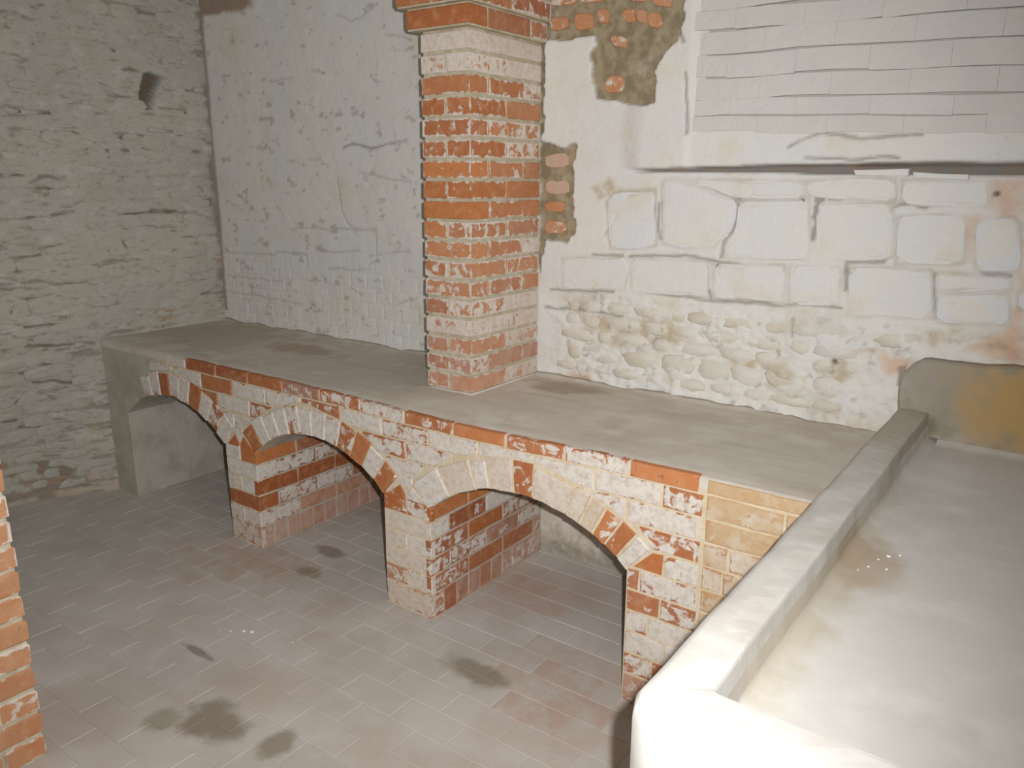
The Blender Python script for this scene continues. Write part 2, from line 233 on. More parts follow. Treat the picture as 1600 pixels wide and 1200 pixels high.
def simple(name, cols, scales, bump=(60, .4, .002), stain=None):
    k = NT(name); c = cols[0]
    for col, sc in zip(cols[1:], scales): c = k.mix(k.ramp(k.noise(sc, 6, .6), .45, .68), c, col)
    if stain:
        for st in stain: c = st(k, c)
    k.bump(k.math('ADD', k.noise(bump[0], 5), k.math('MULTIPLY', k.noise(bump[0]/6, 4), 2)), bump[1], bump[2])
    return k.out(c)
def streaks(k, c):
    n1 = k.noise(5, 5, .6, k.pos((.5, 5, 1)), .4)
    return k.mix(k.ramp(n1, .5, .72, 0, .3), c, (.40, .35, .27))
def spot(p, r, col, amt, sc=(1, 1, 1)):
    def f(k, c):
        v = k.n('ShaderNodeVectorMath', operation='SUBTRACT'); k.put(v.inputs[0], k.geo.outputs['Position']); v.inputs[1].default_value = p
        m = k.n('ShaderNodeVectorMath', operation='MULTIPLY'); k.put(m.inputs[0], v.outputs[0]); m.inputs[1].default_value = sc
        l = k.n('ShaderNodeVectorMath', operation='LENGTH'); k.put(l.inputs[0], m.outputs[0])
        d = k.math('ADD', l.outputs['Value'], k.math('MULTIPLY', k.math('SUBTRACT', k.noise(9, 5), .5), r*1.4))
        return k.mix(k.ramp(d, r*.45, r*1.05, amt, 0), c, col)
    return f
M_CREAM = simple('cream_mortar', [(.66, .55, .38), (.70, .63, .50), (.55, .44, .30)], [14, 30], (90, .5, .003))
M_GREYM = simple('grey_green_mortar', [(.50, .44, .31), (.43, .37, .25), (.60, .54, .42)], [12, 28], (100, .6, .003))
M_DARKM = simple('floor_mortar', [(.57, .52, .465), (.52, .47, .415)], [6], (80, .4, .002))
M_SCREED = simple('dusty_screed', [(.60, .55, .48), (.54, .485, .41), (.66, .62, .56)], [3.2, 7], (70, .35, .001),
    [streaks, spot((1.05, -.30, .84), .30, (.36, .22, .15), .5, (1, 2.6, 1)), spot((2.5, -.14, .84), .22, (.29, .22, .15), .6, (1, 2.0, 1)), spot((.35, -.3, .84), .6, (.40, .34, .25), .5, (1, 1.5, 1))])
M_TROUGH = simple('trough_concrete', [(.62, .59, .55), (.56, .53, .48), (.67, .65, .62)], [2.6, 6], (70, .3, .0009),
    [spot((3.80, -1.3, .90), .30, (.44, .37, .24), .55, (3, .35, 2)), spot((3.85, -1.08, .85), .12, (.42, .31, .2), .6, (1, .8, 1))])
M_RIM = simple('trough_rim_limewash', [(.57, .545, .50), (.51, .475, .425), (.63, .61, .575)], [4, 8], (70, .4, .001),
    [spot((3.75, -.15, .95), .55, (.43, .38, .31), .7, (1, 1, 1))])
M_KERB = simple('cement_upstand', [(.33, .30, .25), (.40, .36, .31), (.28, .25, .18)], [4, 9], (50, .5, .003),
    [spot((4.13, -.03, 1.0), .30, (.45, .29, .11), .85, (1, 1, 1.3)), spot((3.82, -.03, .9), .05, (.14, .14, .09), .7)])
M_CEIL = simple('limewashed_ceiling', [(.70, .68, .63), (.60, .57, .50)], [3])

def paver_mat():
    k = NT('dusty_paver', .8); oi = k.n('ShaderNodeObjectInfo')
    sp = k.n('ShaderNodeSeparateColor'); k.put(sp.inputs[0], oi.outputs['Color'])
    c = k.mix(k.ramp(k.noise(2.2, 6, .6), .38, .64), (.60, .565, .525), (.53, .49, .445))
    c = k.mix(k.ramp(k.noise(7.5, 6, .62), .48, .72, 0, .7), c, (.61, .57, .53))
    c = k.mix(k.ramp(k.noise(1.3, 3), .52, .66, 0, .5), c, (.49, .39, .325))
    c = k.mix(k.math('MULTIPLY', sp.outputs[0], k.ramp(k.noise(12, 5), .25, .55)), c, (.27, .22, .15))
    c = k.mix(k.math('MULTIPLY', sp.outputs[1], k.ramp(k.noise(10, 5), .3, .6)), c, (.50, .33, .25))
    for st in [spot((2.13, -1.63, 0), .14, (.22, .18, .12), .75, (1, 1.2, 1)), spot((2.63, -.93, 0), .12, (.24, .195, .13), .7, (.8, 1.5, 1)), spot((1.52, -.60, 0), .09, (.24, .17, .13), .7, (.8, 1.6, 1)),
               spot((1.6, -.79, 0), .07, (.24, .2, .13), .6, (.8, 1.5, 1)), spot((2.38, -1.58, 0), .07, (.25, .21, .14), .7), spot((2.0, -1.72, 0), .07, (.26, .22, .15), .6), spot((1.75, -1.43, 0), .04, (.2, .18, .16), .7, (.35, 2, 1))]: c = st(k, c)
    k.bump(k.math('ADD', k.noise(90, 5), k.math('MULTIPLY', k.noise(15, 4), 2)), .35, .002)
    return k.out(c)
M_PAVER = paver_mat()
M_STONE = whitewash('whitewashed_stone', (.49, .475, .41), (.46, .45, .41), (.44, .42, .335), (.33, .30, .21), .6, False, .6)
M_CRUMB = simple('plaster_crumb', [(.8, .77, .7), (.7, .66, .6)], [40])
M_IRON = simple('rusty_nail', [(.05, .04, .035), (.09, .05, .03)], [60])

# ------------------------------------------------------------------ setting: back wall
D = .765          # bench depth
HB = .84          # bench top
def ledge_z(U): return 1.701+.012*np.sin((U-2.6)*2.3)*.4+.006*(U-2.6)
nu, nv = 760, 400
u = np.linspace(-.05, 5.25, nu); v = np.linspace(-.05, 2.68, nv); U, Vv = np.meshgrid(u, v, indexing='ij')
warp = fbm(U*14, Vv*14, 3, 4)*.045; warp2 = fbm(U*14, Vv*14, 8, 4)*.045
Uw, Vw = U+warp, Vv+warp2
out = .010*fbm(U*2.2, Vv*2.2, 1, 3)+.006*fbm(U*11, Vv*11, 2, 4)
mask = np.zeros(U.shape+(4,))
rubble = sstep(1.32, 1.12, Vv)*sstep(2.2, 2.5, U)                    # lumpy rubble footing above the bench
out += rubble*(.030*fbm(U*12, Vv*16, 21, 4, .6)+.016*np.abs(fbm(U*24, Vv*28, 22, 3)))
lowl = sstep(1.3, 1.15, Vv)*sstep(2.0, 1.8, U)*sstep(.8, .9, Vv)      # ghost of brick courses, lower left
cr = ((Vv/.075) % 1.0); bond = ((U/.115+np.floor(Vv/.075)*.5) % 1.0)
jn = np.minimum(np.minimum(cr, 1-cr)*.075, np.minimum(bond, 1-bond)*.115)
out -= lowl*.0035*sstep(.009, .0, jn)*(.4+1.2*(fbm(U*5, Vv*5, 30, 2)+.5))
mask[..., 3] += rubble*.55*sstep(-.02, .14, fbm(U*4, Vv*5, 41, 4))
dirtn = fbm(U*26, Vv*34, 23, 4, .6)
mask[..., 2] += rubble*.33*sstep(.12, .26, dirtn)
mask[..., 2] += .35*sstep(.16, .24, fbm(U*18, Vv*30, 24, 4, .6))*(U < 2.0)*(Vv > .84)
up = sstep(0, .006, Vv-(ledge_z(U)+.004))*sstep(2.62, 2.74, U+warp*.3)
out += up*.012
# dirty chase between the lower blocks and the upper brickwork
half = .005+.012*sstep(2.7, 3.7, U)
dl = np.abs(Vv-ledge_z(U)-warp*.12)
lg = sstep(half+.005, half-.001, dl)*sstep(2.66, 2.76, U)
out -= lg*.032; mask[..., 2] = np.maximum(mask[..., 2], lg*.85)
out += .012*sstep(2.93, 2.90, U+warp*.2)*up                           # plaster return left of the bare courses
for q in FEAT['cracks_right']+FEAT['cracks_up']+FEAT['cracks_left']:
    soft = .45 if q in FEAT['cracks_left'] and q is not FEAT['cracks_left'][0] else 1.
    d = line_d(U+warp*.4, Vv+warp2*.4, q); a = (.45+1.1*(fbm(U*9, Vv*9, 55, 3)+.5))
    g = sstep(.0085, .001, d)*np.clip(a*1.5-.35, 0, 1)
    out -= g*.008*soft; mask[..., 2] = np.maximum(mask[..., 2], g*.6*soft)
for q in FEAT['blocks']:
    d = np.abs(sdf(U+warp*.25, Vv+warp2*.25, q)+.001); g = sstep(.012, .001, d)*np.clip(.35+1.6*fbm(U*7, Vv*7, 91, 3)+.15, 0, 1)
    out -= g*.005; mask[..., 2] = np.maximum(mask[..., 2], g*.22); mask[..., 3] = np.maximum(mask[..., 3], g*.6)
bc = (Vv > 1.84)*(U > 2.96); out -= bc*.003; mask[..., 2] = np.maximum(mask[..., 2], bc*.4)
for q in FEAT['tan']:
    mask[..., 3] = np.maximum(mask[..., 3], .9*sstep(.02, -.015, sdf(Uw, Vw, q)))
for q in FEAT['orange']:
    g = sstep(.02, -.02, sdf(Uw, Vw, q)); mask[..., 1] = np.maximum(mask[..., 1], g*.5); out -= g*.006
for q in FEAT['grey']:
    g = sstep(.004, -.002, sdf(U+warp*.3, Vv+warp2*.3, q)); mask[..., 2] = np.maximum(mask[..., 2], g*.62); out -= g*.004
pw = fbm(U*30, Vv*30, 77, 3)*.035
patchm = np.zeros(U.shape)
for q in FEAT['patches']:
    patchm = np.maximum(patchm, sstep(.004, -.003, sdf(U+pw, Vv+warp2*.5, q)))
out = out*(1-.5*patchm)-patchm*.018+patchm*.008*fbm(U*30, Vv*30, 5, 3)
mask[..., 0] = np.maximum(mask[..., 0], patchm); mask[..., 2] *= (1-patchm); mask[..., 3] *= (1-patchm)
for hx, hz in FEAT['holes']:
    d = np.hypot(U-hx, Vv-hz); g = sstep(.012, .004, d); out -= g*.02; mask[..., 2] = np.maximum(mask[..., 2], g)
top = sstep(2.50, 2.53, Vv+warp)*sstep(.5, .4, U)                     # bare reddish bricks in the top corner
mask[..., 1] = np.maximum(mask[..., 1], top*.5); mask[..., 2] = np.maximum(mask[..., 2], top*.6)
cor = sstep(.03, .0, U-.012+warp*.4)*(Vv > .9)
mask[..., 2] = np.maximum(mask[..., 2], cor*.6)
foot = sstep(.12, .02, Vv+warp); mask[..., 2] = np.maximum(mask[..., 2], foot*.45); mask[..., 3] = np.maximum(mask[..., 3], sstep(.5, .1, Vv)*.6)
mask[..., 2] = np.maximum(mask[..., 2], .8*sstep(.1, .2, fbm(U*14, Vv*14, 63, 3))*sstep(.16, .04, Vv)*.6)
P = np.stack([U, -out, Vv], -1)
def wall_y(x, z):
    i = min(nu-1, max(0, int(round((x+.05)/5.3*(nu-1))))); j = min(nv-1, max(0, int(round((z+.05)/2.73*(nv-1)))))
    return -out[i, j]
back = grid_obj('wall_back', P, nu, nv, M_WHITE, mask=mask, kind='structure', label='whitewashed back wall of blocks, rubble and bare mortar patches')

# ---------- polygon pieces
def dense(poly, step, jit, rnd):
    o = []
    n = len(poly)
    for i in range(n):
        a, b = poly[i], poly[(i+1) % n]; L = math.hypot(b[0]-a[0], b[1]-a[1]); k = max(1, int(L/step))
        for j in range(k):
            t = j/k; o.append((a[0]+(b[0]-a[0])*t+rnd.uniform(-jit, jit), a[1]+(b[1]-a[1])*t+rnd.uniform(-jit, jit)))
    return o
def chaikin(poly, it=1):
    for _ in range(it):
        o = []
        for i in range(len(poly)):
            a, b = poly[i], poly[(i+1) % len(poly)]
            o += [(a[0]*.8+b[0]*.2, a[1]*.8+b[1]*.2), (a[0]*.2+b[0]*.8, a[1]*.2+b[1]*.8)]
        poly = o
    return poly
def area(p): return sum(p[i][0]*p[(i+1) % len(p)][1]-p[(i+1) % len(p)][0]*p[i][1] for i in range(len(p)))/2
def slab_geo(poly, f, h, sink, bev, dome=0):
    """poly in (u,v); f(u,v,w) -> xyz with w outwards"""
    if area(poly) < 0: poly = poly[::-1]
    n = len(poly); cx = sum(p[0] for p in poly)/n; cy = sum(p[1] for p in poly)/n
    sz = math.sqrt(abs(area(poly))); k = max(.3, 1-2*bev/max(sz, .01))
    V = [f(p[0], p[1], -sink) for p in poly]+[f(p[0], p[1], h-bev) for p in poly]
    V += [f(cx+(p[0]-cx)*(1-bev/max(.02, abs(p[0]-cx)+.01)*.9), cy+(p[1]-cy)*(1-bev/max(.02, abs(p[1]-cy)+.01)*.9), h) for p in poly]
    Fc = []
    for i in range(n):
        j = (i+1) % n
        Fc += [(i, j, n+j, n+i), (n+i, n+j, 2*n+j, 2*n+i)]
    if dome:
        V.append(f(cx, cy, h+dome)); Fc += [(2*n+i, 2*n+(i+1) % n, 3*n) for i in range(n)]
    else: Fc.append(tuple(range(2*n, 3*n)))
    return V, Fc
def clip_half(poly, nx, ny, c):
    """keep nx*x+ny*y >= c"""
    o = []; n = len(poly)
    for i in range(n):
        a, b = poly[i], poly[(i+1) % n]; da = nx*a[0]+ny*a[1]-c; db = nx*b[0]+ny*b[1]-c
        if da >= 0: o.append(a)
        if (da < 0) != (db < 0):
            t = da/(da-db); o.append((a[0]+(b[0]-a[0])*t, a[1]+(b[1]-a[1])*t))
    return o
rb = random.Random(3)
def piece(poly, f, parent, mat, color=None, name='brick', h=.004, sink=.02, bev=.003, jit=.0016, step=.06, dome=0):
    V, Fc = slab_geo(dense(poly, step, jit, rb), f, h, sink, bev, dome)
    o = mk(name, V, Fc, mat, parent)
    if color: o.color = color
    return o
def fback(u, v, w): return (u, wall_y(u, v)-w, v)
cools = {0, 1, 5, 11, 12, 13}
for i, q in enumerate(FEAT['blocks']):
    base = np.mean([wall_y(x, z) for x, z in q])
    fb = lambda u, v, w, b=base: (u, b-w-.0015*math.sin(u*31+v*17), v)
    V, Fc = slab_geo(dense(chaikin(dense(q, .1, .004, rb), 1), .08, .003, rb), fb, .0035, .02, .005)
    mk('stone_block', V, Fc, M_BLOCK_COOL if i in cools else M_BLOCK, back)
for i, q in enumerate(FEAT['patch_bricks']):
    base = np.mean([wall_y(x, z) for x, z in q]); r = .8 if i in (14, 15) else 0
    piece(chaikin(q), lambda u, v, w, b=base: (u, b-w, v), back, M_BRICK, (.18+.3*rb.random(), .8+.2*rb.random(), .25+r*.4, max(r, .1+.15*rb.random())), h=.009, bev=.004, jit=.003, step=.03)
for q in FEAT['slates']:
    piece(q, lambda u, v, w: (u, -.012-w, v), back, M_BLOCK, name='slate_packing', h=.006, sink=.03)
# lumpy limewashed stones of the footing above the bench
rr = random.Random(31); z_ = .875
while z_ < 1.17:
    h_ = rr.uniform(.05, .085); x_ = 2.34+rr.uniform(0, .08)
    while x_ < 3.66:
        l_ = rr.uniform(.07, .19)
        if rr.random() < .95 and not (x_+l_ > 3.62 and z_ < 1.1):
            q = []
            for k in range(9):
                t = 2*math.pi*k/9; q.append((x_+l_/2+l_*.51*math.copysign(abs(math.cos(t))**.7, math.cos(t))*rr.uniform(.8, 1.08), z_+h_/2+h_*.50*math.copysign(abs(math.sin(t))**.7, math.sin(t))*rr.uniform(.75, 1.1)))
            bs = np.mean([wall_y(a_, b_) for a_, b_ in q]); tl = rr.uniform(-.08, .08)
            V, Fc = slab_geo(q, lambda u, v, w: (u, bs-w-(v-z_)*tl, v), rr.uniform(.000, .004), .03, .008, dome=.002)
            mk('rubble_stone', V, Fc, rr.choice([M_FOOT, M_FOOT2]), back, smooth=True)
        x_ += l_
    z_ += h_
# upper bare courses, thick limewash; each brick is a piece
zs = [1.831, 1.887, 1.946, 2.019, 2.095, 2.172, 2.240, 2.316, 2.392, 2.468, 2.544, 2.62]
for r in range(len(zs)-1):
    z0, z1 = zs[r], zs[r+1]; x = 2.935-(.115 if r % 2 else .0)+rb.uniform(-.01, .01)
    ph = rb.uniform(0, 6)
    wob = lambda X: .0035*math.sin(X*5.5+ph)+.0025*math.sin(X*13+ph*2)-.022*(X-2.97)
    while x < 5.2:
        L = .232+rb.uniform(-.006, .006); a = max(x, 2.925+.012*math.sin(r*2.3)); b = min(x+L, 5.24)
        if b-a > .05:
            gap = rb.choice([.001, .002, .004, .006])
            q = [(a, z0+gap+wob(a)), ((a+b)/2, z0+gap+wob((a+b)/2)+rb.uniform(-.001, .002)), (b-.0002, z0+gap+wob(b)), (b-.0002, z1+wob(b)-.0006), ((a+b)/2, z1+wob((a+b)/2)), (a, z1+wob(a))]
            tl = rb.uniform(-.0008, .0008)
            V, Fc = slab_geo(q, lambda u, v, w: (u, -.012-w-.0015*math.sin(u*4+ph)-(.004 if w > 0 else 0)*(1-(v-z0)/.0755)-tl*.3, v), .0065, .02, .0009)
            mk('brick', V, Fc, M_COURSE, back)
        x += L

# ------------------------------------------------------------------ setting: left wall
nul, nvl = 420, 380
y = np.linspace(-3.7, .03, nul); z = np.linspace(-.05, 2.68, nvl); Y, Z = np.meshgrid(y, z, indexing='ij')
def left_x(Y, Z): return -.17*sstep(-.72, -1.15, Y)*sstep(.9, .1, Z)-.03*sstep(-.75, -1.2, Y)
wl = fbm(Y*14, Z*14, 103, 4)*.03; wl2 = fbm(Y*14, Z*14, 108, 4)*.03
ol = .030*fbm(Y*3, Z*4, 101, 3)+.016*fbm(Y*9, Z*22, 102, 4)+.004*fbm(Y*40, Z*60, 107, 3)
ml = np.zeros(Y.shape+(4,))
hor = fbm(Y*6, Z*42, 104, 4, .6)
jt = sstep(.12, .20, hor)*sstep(.84, .95, Z+(Y > -.75)*0)*1.0
jt = sstep(.13, .21, hor)
ol -= jt*.008; ml[..., 2] = jt*.45
ml[..., 3] = .28*sstep(.02, .18, fbm(Y*5, Z*9, 110, 4))
for q in FEAT['cracks_lw']:
    d = line_d(Y+wl, Z+wl2, q); g = sstep(.011, .002, d)*(.5+.5*sstep(-.2, .1, fbm(Y*12, Z*12, 120, 2)))
    ol -= g*.012; ml[..., 2] = np.maximum(ml[..., 2], g*.8)
for i, q in enumerate(FEAT['dark_lw']):
    g = sstep(.006, -.006, sdf(Y+wl*.6, Z+wl2*.6, q)); ml[..., 2] = np.maximum(ml[..., 2], g*(.9 if i == 0 else .6)); ol -= g*(.09 if i == 0 else .006)
for i, q in enumerate(FEAT['red_lw']):
    g = sstep(.02, -.02, sdf(Y+wl, Z+wl2, q))*sstep(-.1, .05, fbm(Y*20, Z*30, 130, 3)+(.1 if i == 0 else 0)); ml[..., 1] = np.maximum(ml[..., 1], g*.45); ml[..., 2] = np.maximum(ml[..., 2], g*.35)
edge = sstep(.05, .0, -Y+wl); ml[..., 2] = np.maximum(ml[..., 2], edge*.55*(Z > .85)*sstep(-.1, .1, fbm(Y*9, Z*9, 131, 3)))
ft = sstep(.22, .02, Z+wl*2)*sstep(-.6, -.8, Y); ml[..., 2] = np.maximum(ml[..., 2], ft*.55*sstep(-.1, .12, fbm(Y*14, Z*20, 133, 3))); ml[..., 1] = np.maximum(ml[..., 1], ft*.2)
PL = np.stack([left_x(Y, Z)+ol, Y, Z], -1)
left = grid_obj('wall_left', PL, nul, nvl, M_LEFT, flip=True, mask=ml, kind='structure', label='left wall of thin coursed rubble under old whitewash')
# note: winding is irrelevant to rendering
XL = PL[..., 0]
def wall_x(yy, zz):
    i = min(nul-1, max(0, int(round((yy+3.7)/3.73*(nul-1))))); j = min(nvl-1, max(0, int(round((zz+.05)/2.73*(nvl-1)))))
    return XL[i, j]
rs = random.Random(11)
variants = []
for k in range(14):
    n = 9; pts = []
    for i in range(n):
        a = 2*math.pi*i/n; r = 1+rs.uniform(-.16, .14)
        cx, cy = math.copysign(abs(math.cos(a))**.6, math.cos(a)), math.copysign(abs(math.sin(a))**.6, math.sin(a))
        pts.append((.5*cx*r, .5*cy*r))
    V = [(-.6, p[0], p[1]) for p in pts]+[(.25, p[0]*.97, p[1]*.95) for p in pts]+[(.85, p[0]*.72, p[1]*.68) for p in pts]+[(1.0, rs.uniform(-.1, .1), rs.uniform(-.1, .1))]
    Fc = []
    for i in range(n):
        j = (i+1) % n; Fc += [(i, j, n+j, n+i), (n+i, n+j, 2*n+j, 2*n+i), (2*n+i, 2*n+j, 3*n)]
    me = bpy.data.meshes.new('stone'); me.from_pydata(V, [], Fc); me.materials.append(M_STONE)
    me.polygons.foreach_set('use_smooth', [True]*len(me.polygons)); me.update(); variants.append(me)
cnt = 0; zz = .06; row = 0
while zz < 2.55:
    hh = rs.uniform(.045, .085); yy = -1.42+rs.uniform(0, .1)
    while yy < -.02:
        L = rs.uniform(.08, .26)
        if yy+L > -.0: L = -.0-yy
        cz = zz+hh/2+rs.uniform(-.006, .006); cyy = yy+L/2
        blocked = (cyy > -.80 and cz < .90) or (abs(cyy+.27) < .16 and abs(cz-2.12) < .14)
        if L > .06 and not blocked and rs.random() < .88 and cnt < 290:
            o = bpy.data.objects.new('stone', rs.choice(variants)); COL.objects.link(o); o.parent = left
            bx = (wall_x(cyy, cz)+wall_x(cyy-L*.3, cz)+wall_x(cyy+L*.3, cz))/3
            o.location = (bx-.003, cyy, cz); o.scale = (rs.uniform(.005, .012), L*1.02, hh*1.0); o.rotation_euler = (rs.uniform(-.06, .06), rs.uniform(-.06, .06), rs.uniform(-.02, .02))
            cnt += 1
        yy += L
    zz += hh
# shell
def quad(name, pts, mat, **kw): return mk(name, pts, [(0, 1, 2, 3)], mat, kind='structure', **kw)
nr = 60
def plain_wall(name, fn, a0, a1, label):
    a = np.linspace(a0, a1, 140); b = np.linspace(-.05, 2.68, 90); A, Bz = np.meshgrid(a, b, indexing='ij')
    m = np.zeros(A.shape+(4,)); m[..., 3] = .4*sstep(0, .2, fbm(A*3, Bz*3, 7, 3)); d = .02*fbm(A*4, Bz*6, 9, 4)
    return grid_obj(name, fn(A, Bz, d), 140, 90, M_WHITE, mask=m, kind='structure', label=label)
plain_wall('wall_right', lambda A, Bz, d: np.stack([5.25-d, A, Bz], -1), -3.7, .03, 'whitewashed right wall behind the trough')
plain_wall('wall_front', lambda A, Bz, d: np.stack([A, -3.7+d, Bz], -1), -.25, 5.25, 'whitewashed wall behind the camera')
mk('ceiling', [(-.3, -3.75, 2.66), (5.3, -3.75, 2.66), (5.3, .08, 2.66), (-.3, .08, 2.66)]+[(-.3, -3.75, 2.72), (5.3, -3.75, 2.72), (5.3, .08, 2.72), (-.3, .08, 2.72)],
   [(0, 3, 2, 1), (4, 5, 6, 7), (0, 1, 5, 4), (1, 2, 6, 5), (2, 3, 7, 6), (3, 0, 4, 7)], M_CEIL, kind='structure', label='low limewashed ceiling')

# ------------------------------------------------------------------ floor
a = np.linspace(-.35, 5.3, 120); b = np.linspace(-3.75, .06, 90); A, Bb = np.meshgrid(a, b, indexing='ij')
floor = grid_obj('floor', np.stack([A, Bb, -.0022+.001*fbm(A*3, Bb*3, 5, 3)], -1), 120, 90, M_PAVER, kind='structure', label='dusty brick paved floor')
floor.color = (0, 0, 0, 1)
rp = random.Random(5); slots = []
pw_, pl_ = .115, .233; r = 0; yy = -3.7
darks = [(9, 9)]
reds = [(2.9, -.75), (1.4, -.85), (2.45, -.35), (2.95, -.95), (1.25, -.95)]
while yy < .02:
    x = -.35-(pl_/2 if r % 2 else 0)
    while x < 3.72:
        cx, cy = x+pl_/2, yy+pw_/2
        if not (cx < 0 and cy > -.75): slots.append((cx, cy))
        x += pl_
    yy += pw_; r += 1
def vis(c):
    d = Vector((c[0], c[1], 0))-CAM; zc = d.dot(Fv)
    if zc < .2: return 0
    px, py = 800+FPX*d.dot(R2)/zc, 600-FPX*d.dot(U2)/zc
    hid = (c[1] > -.76 and (c[0] < 1.27 and c[0] > 1.0))
    return (1/zc/zc) if (-40 < px < 1030 and 700 < py < 1240 and not hid) else 0
slots.sort(key=lambda c: -vis(c))
rest = [[], []]
def paver_geo(cx, cy):
    g = .0009; hx, hy = pl_/2-g, pw_/2-g; t = rp.uniform(-.0004, .0004); zt = .0; bv = .0018
    q = [(-hx, -hy), (0, -hy+rp.uniform(-.001, .001)), (hx, -hy), (hx, hy), (0, hy+rp.uniform(-.001, .001)), (-hx, hy)]
    q = [(a+rp.uniform(-.0012, .0012), b+rp.uniform(-.0012, .0012)) for a, b in q]
    n = 6; V = [(cx+a, cy+b, -.02) for a, b in q]+[(cx+a, cy+b, -.0012) for a, b in q]+[(cx+a*(1-bv/hx), cy+b*(1-bv/hy), zt+t) for a, b in q]
    Fc = []
    for i in range(n):
        j = (i+1) % n; Fc += [(i, j, n+j, n+i), (n+i, n+j, 2*n+j, 2*n+i)]
    Fc.append(tuple(range(2*n, 3*n))); return V, Fc
for i, (cx, cy) in enumerate(slots):
    V, Fc = paver_geo(cx, cy)
    if i < 298 and vis((cx, cy)) > 0:
        o = mk('paver', V, Fc, M_PAVER, floor)
        dk = max([max(0, 1-math.hypot(cx-p[0], (cy-p[1])*1.6)/.10) for p in darks]); rd = max([max(0, 1-math.hypot(cx-p[0], (cy-p[1])*1.4)/.3) for p in reds])
        o.color = (min(.85, dk*1.2+rp.choice([0, 0, 0, .05])), min(.6, rd), 0, 1)
    else:
        n0 = len(rest[0]); rest[0] += V; rest[1] += [tuple(k+n0 for k in f) for f in Fc]
ro = mk('paver', rest[0], rest[1], M_PAVER, floor, kind='stuff'); ro.color = (.03, 0, 0, 1)

# ------------------------------------------------------------------ arched bench
bench = empty('arched_bench', (1.86, -.38, 0), label='long whitewashed red brick bench on three arches along back wall, screed top', category='bench')
ARCH = [(.19, 1.03), (1.25, 2.05), (2.29, 3.12)]
SPR, RISE = .470, .158
def arc(c, R, zc, x): return zc+math.sqrt(max(0, R*R-(x-c)**2))
archp = []
for (a0, a1) in ARCH:
    h = (a1-a0)/2; R = (h*h+RISE*RISE)/(2*RISE); archp.append(((a0+a1)/2, R, SPR+RISE-R))
def sag(x): return .014*math.exp(-((x-2.42)/.42)**2)
# core outline along the front
# body as a strip: columns of front/back quads so that the arches stay open
xs = [0, .10, .19]
cols = [(0, 0), (.19, 0)]
for k, (a0, a1) in enumerate(ARCH):
    c, R, zc = archp[k]
    for i in range(25):
        x = a0+(a1-a0)*i/24; cols.append((x, arc(c, R, zc, x)))
    cols.append((a1, 0)); cols.append((ARCH[k+1][0], 0) if k < 2 else (3.712, 0))
nys = 10
YF, YB = -D+.004, .0
V = []; Fc = []
for (x, zl) in cols:
    for j in range(nys+1):                                            # underside, front to back
        yv = YF+(YB-YF)*j/nys
        V.append((x, yv, zl+.003*math.sin(x*23+j*2.1) if zl > 0 else -.003))
    V.append((x, YB, .80)); V.append((x, YF, .80))
m_ = nys+3
for i in range(len(cols)-1):
    A0, B0 = i*m_, (i+1)*m_
    for j in range(m_):
        jj = (j+1) % m_; Fc.append((A0+j, A0+jj, B0+jj, B0+j))
Fc.append(tuple(range(m_))); Fc.append(tuple((len(cols)-1)*m_+k for k in range(m_)))
k_ = NT('limewashed_mortar'); oc = k_.mix(k_.ramp(k_.noise(13, 5), .4, .62), (.66, .55, .38), (.70, .62, .48))
oc = k_.mix(k_.ramp(k_.noise(34, 5), .5, .7, 0, .6), oc, (.54, .41, .27))
sx = k_.n('ShaderNodeSeparateXYZ'); k_.put(sx.inputs[0], k_.geo.outputs['Position'])
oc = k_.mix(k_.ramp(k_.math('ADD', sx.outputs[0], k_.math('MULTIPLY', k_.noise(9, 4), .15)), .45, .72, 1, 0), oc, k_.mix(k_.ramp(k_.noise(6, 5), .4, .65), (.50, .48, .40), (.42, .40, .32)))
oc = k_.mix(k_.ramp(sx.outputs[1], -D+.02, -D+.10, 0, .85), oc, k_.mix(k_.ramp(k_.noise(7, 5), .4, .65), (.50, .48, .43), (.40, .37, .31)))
k_.bump(k_.math('ADD', k_.noise(90, 5), k_.math('MULTIPLY', k_.noise(20, 4), 2)), .6, .004)
mk('masonry_core', V, Fc, k_.out(oc), bench)

# screed top with a soft undulation
nx, ny = 190, 44
xa = np.linspace(0, 3.712, nx); ya = np.linspace(-D+.006, .0, ny); XA, YA = np.meshgrid(xa, ya, indexing='ij')
zt = HB+.004*fbm(XA*2, YA*3, 201, 3)+.0016*fbm(XA*12, YA*20, 202, 4)
edgef = sstep(.05, 0, YA+D-.006); zt = zt-.006*edgef-np.exp(-((XA-2.42)/.42)**2)*.014*sstep(.25, 0, YA+D)
zt = zt+.016*sstep(.035, 0, -YA)*(.4+fbm(XA*9, YA*3, 203, 3)*1.6)        # mortar fillet against the wall
zt[:, 0] = zt[:, 0]
top = np.stack([XA, YA, zt], -1)
sk = top[:, :1].copy(); sk[..., 2] = .792; sk2 = top[:, -1:].copy(); sk2[..., 2] = .79
top = np.concatenate([sk, top, sk2], 1)
grid_obj('screed_top', top, nx, ny+2, M_SCREED, parent=bench)

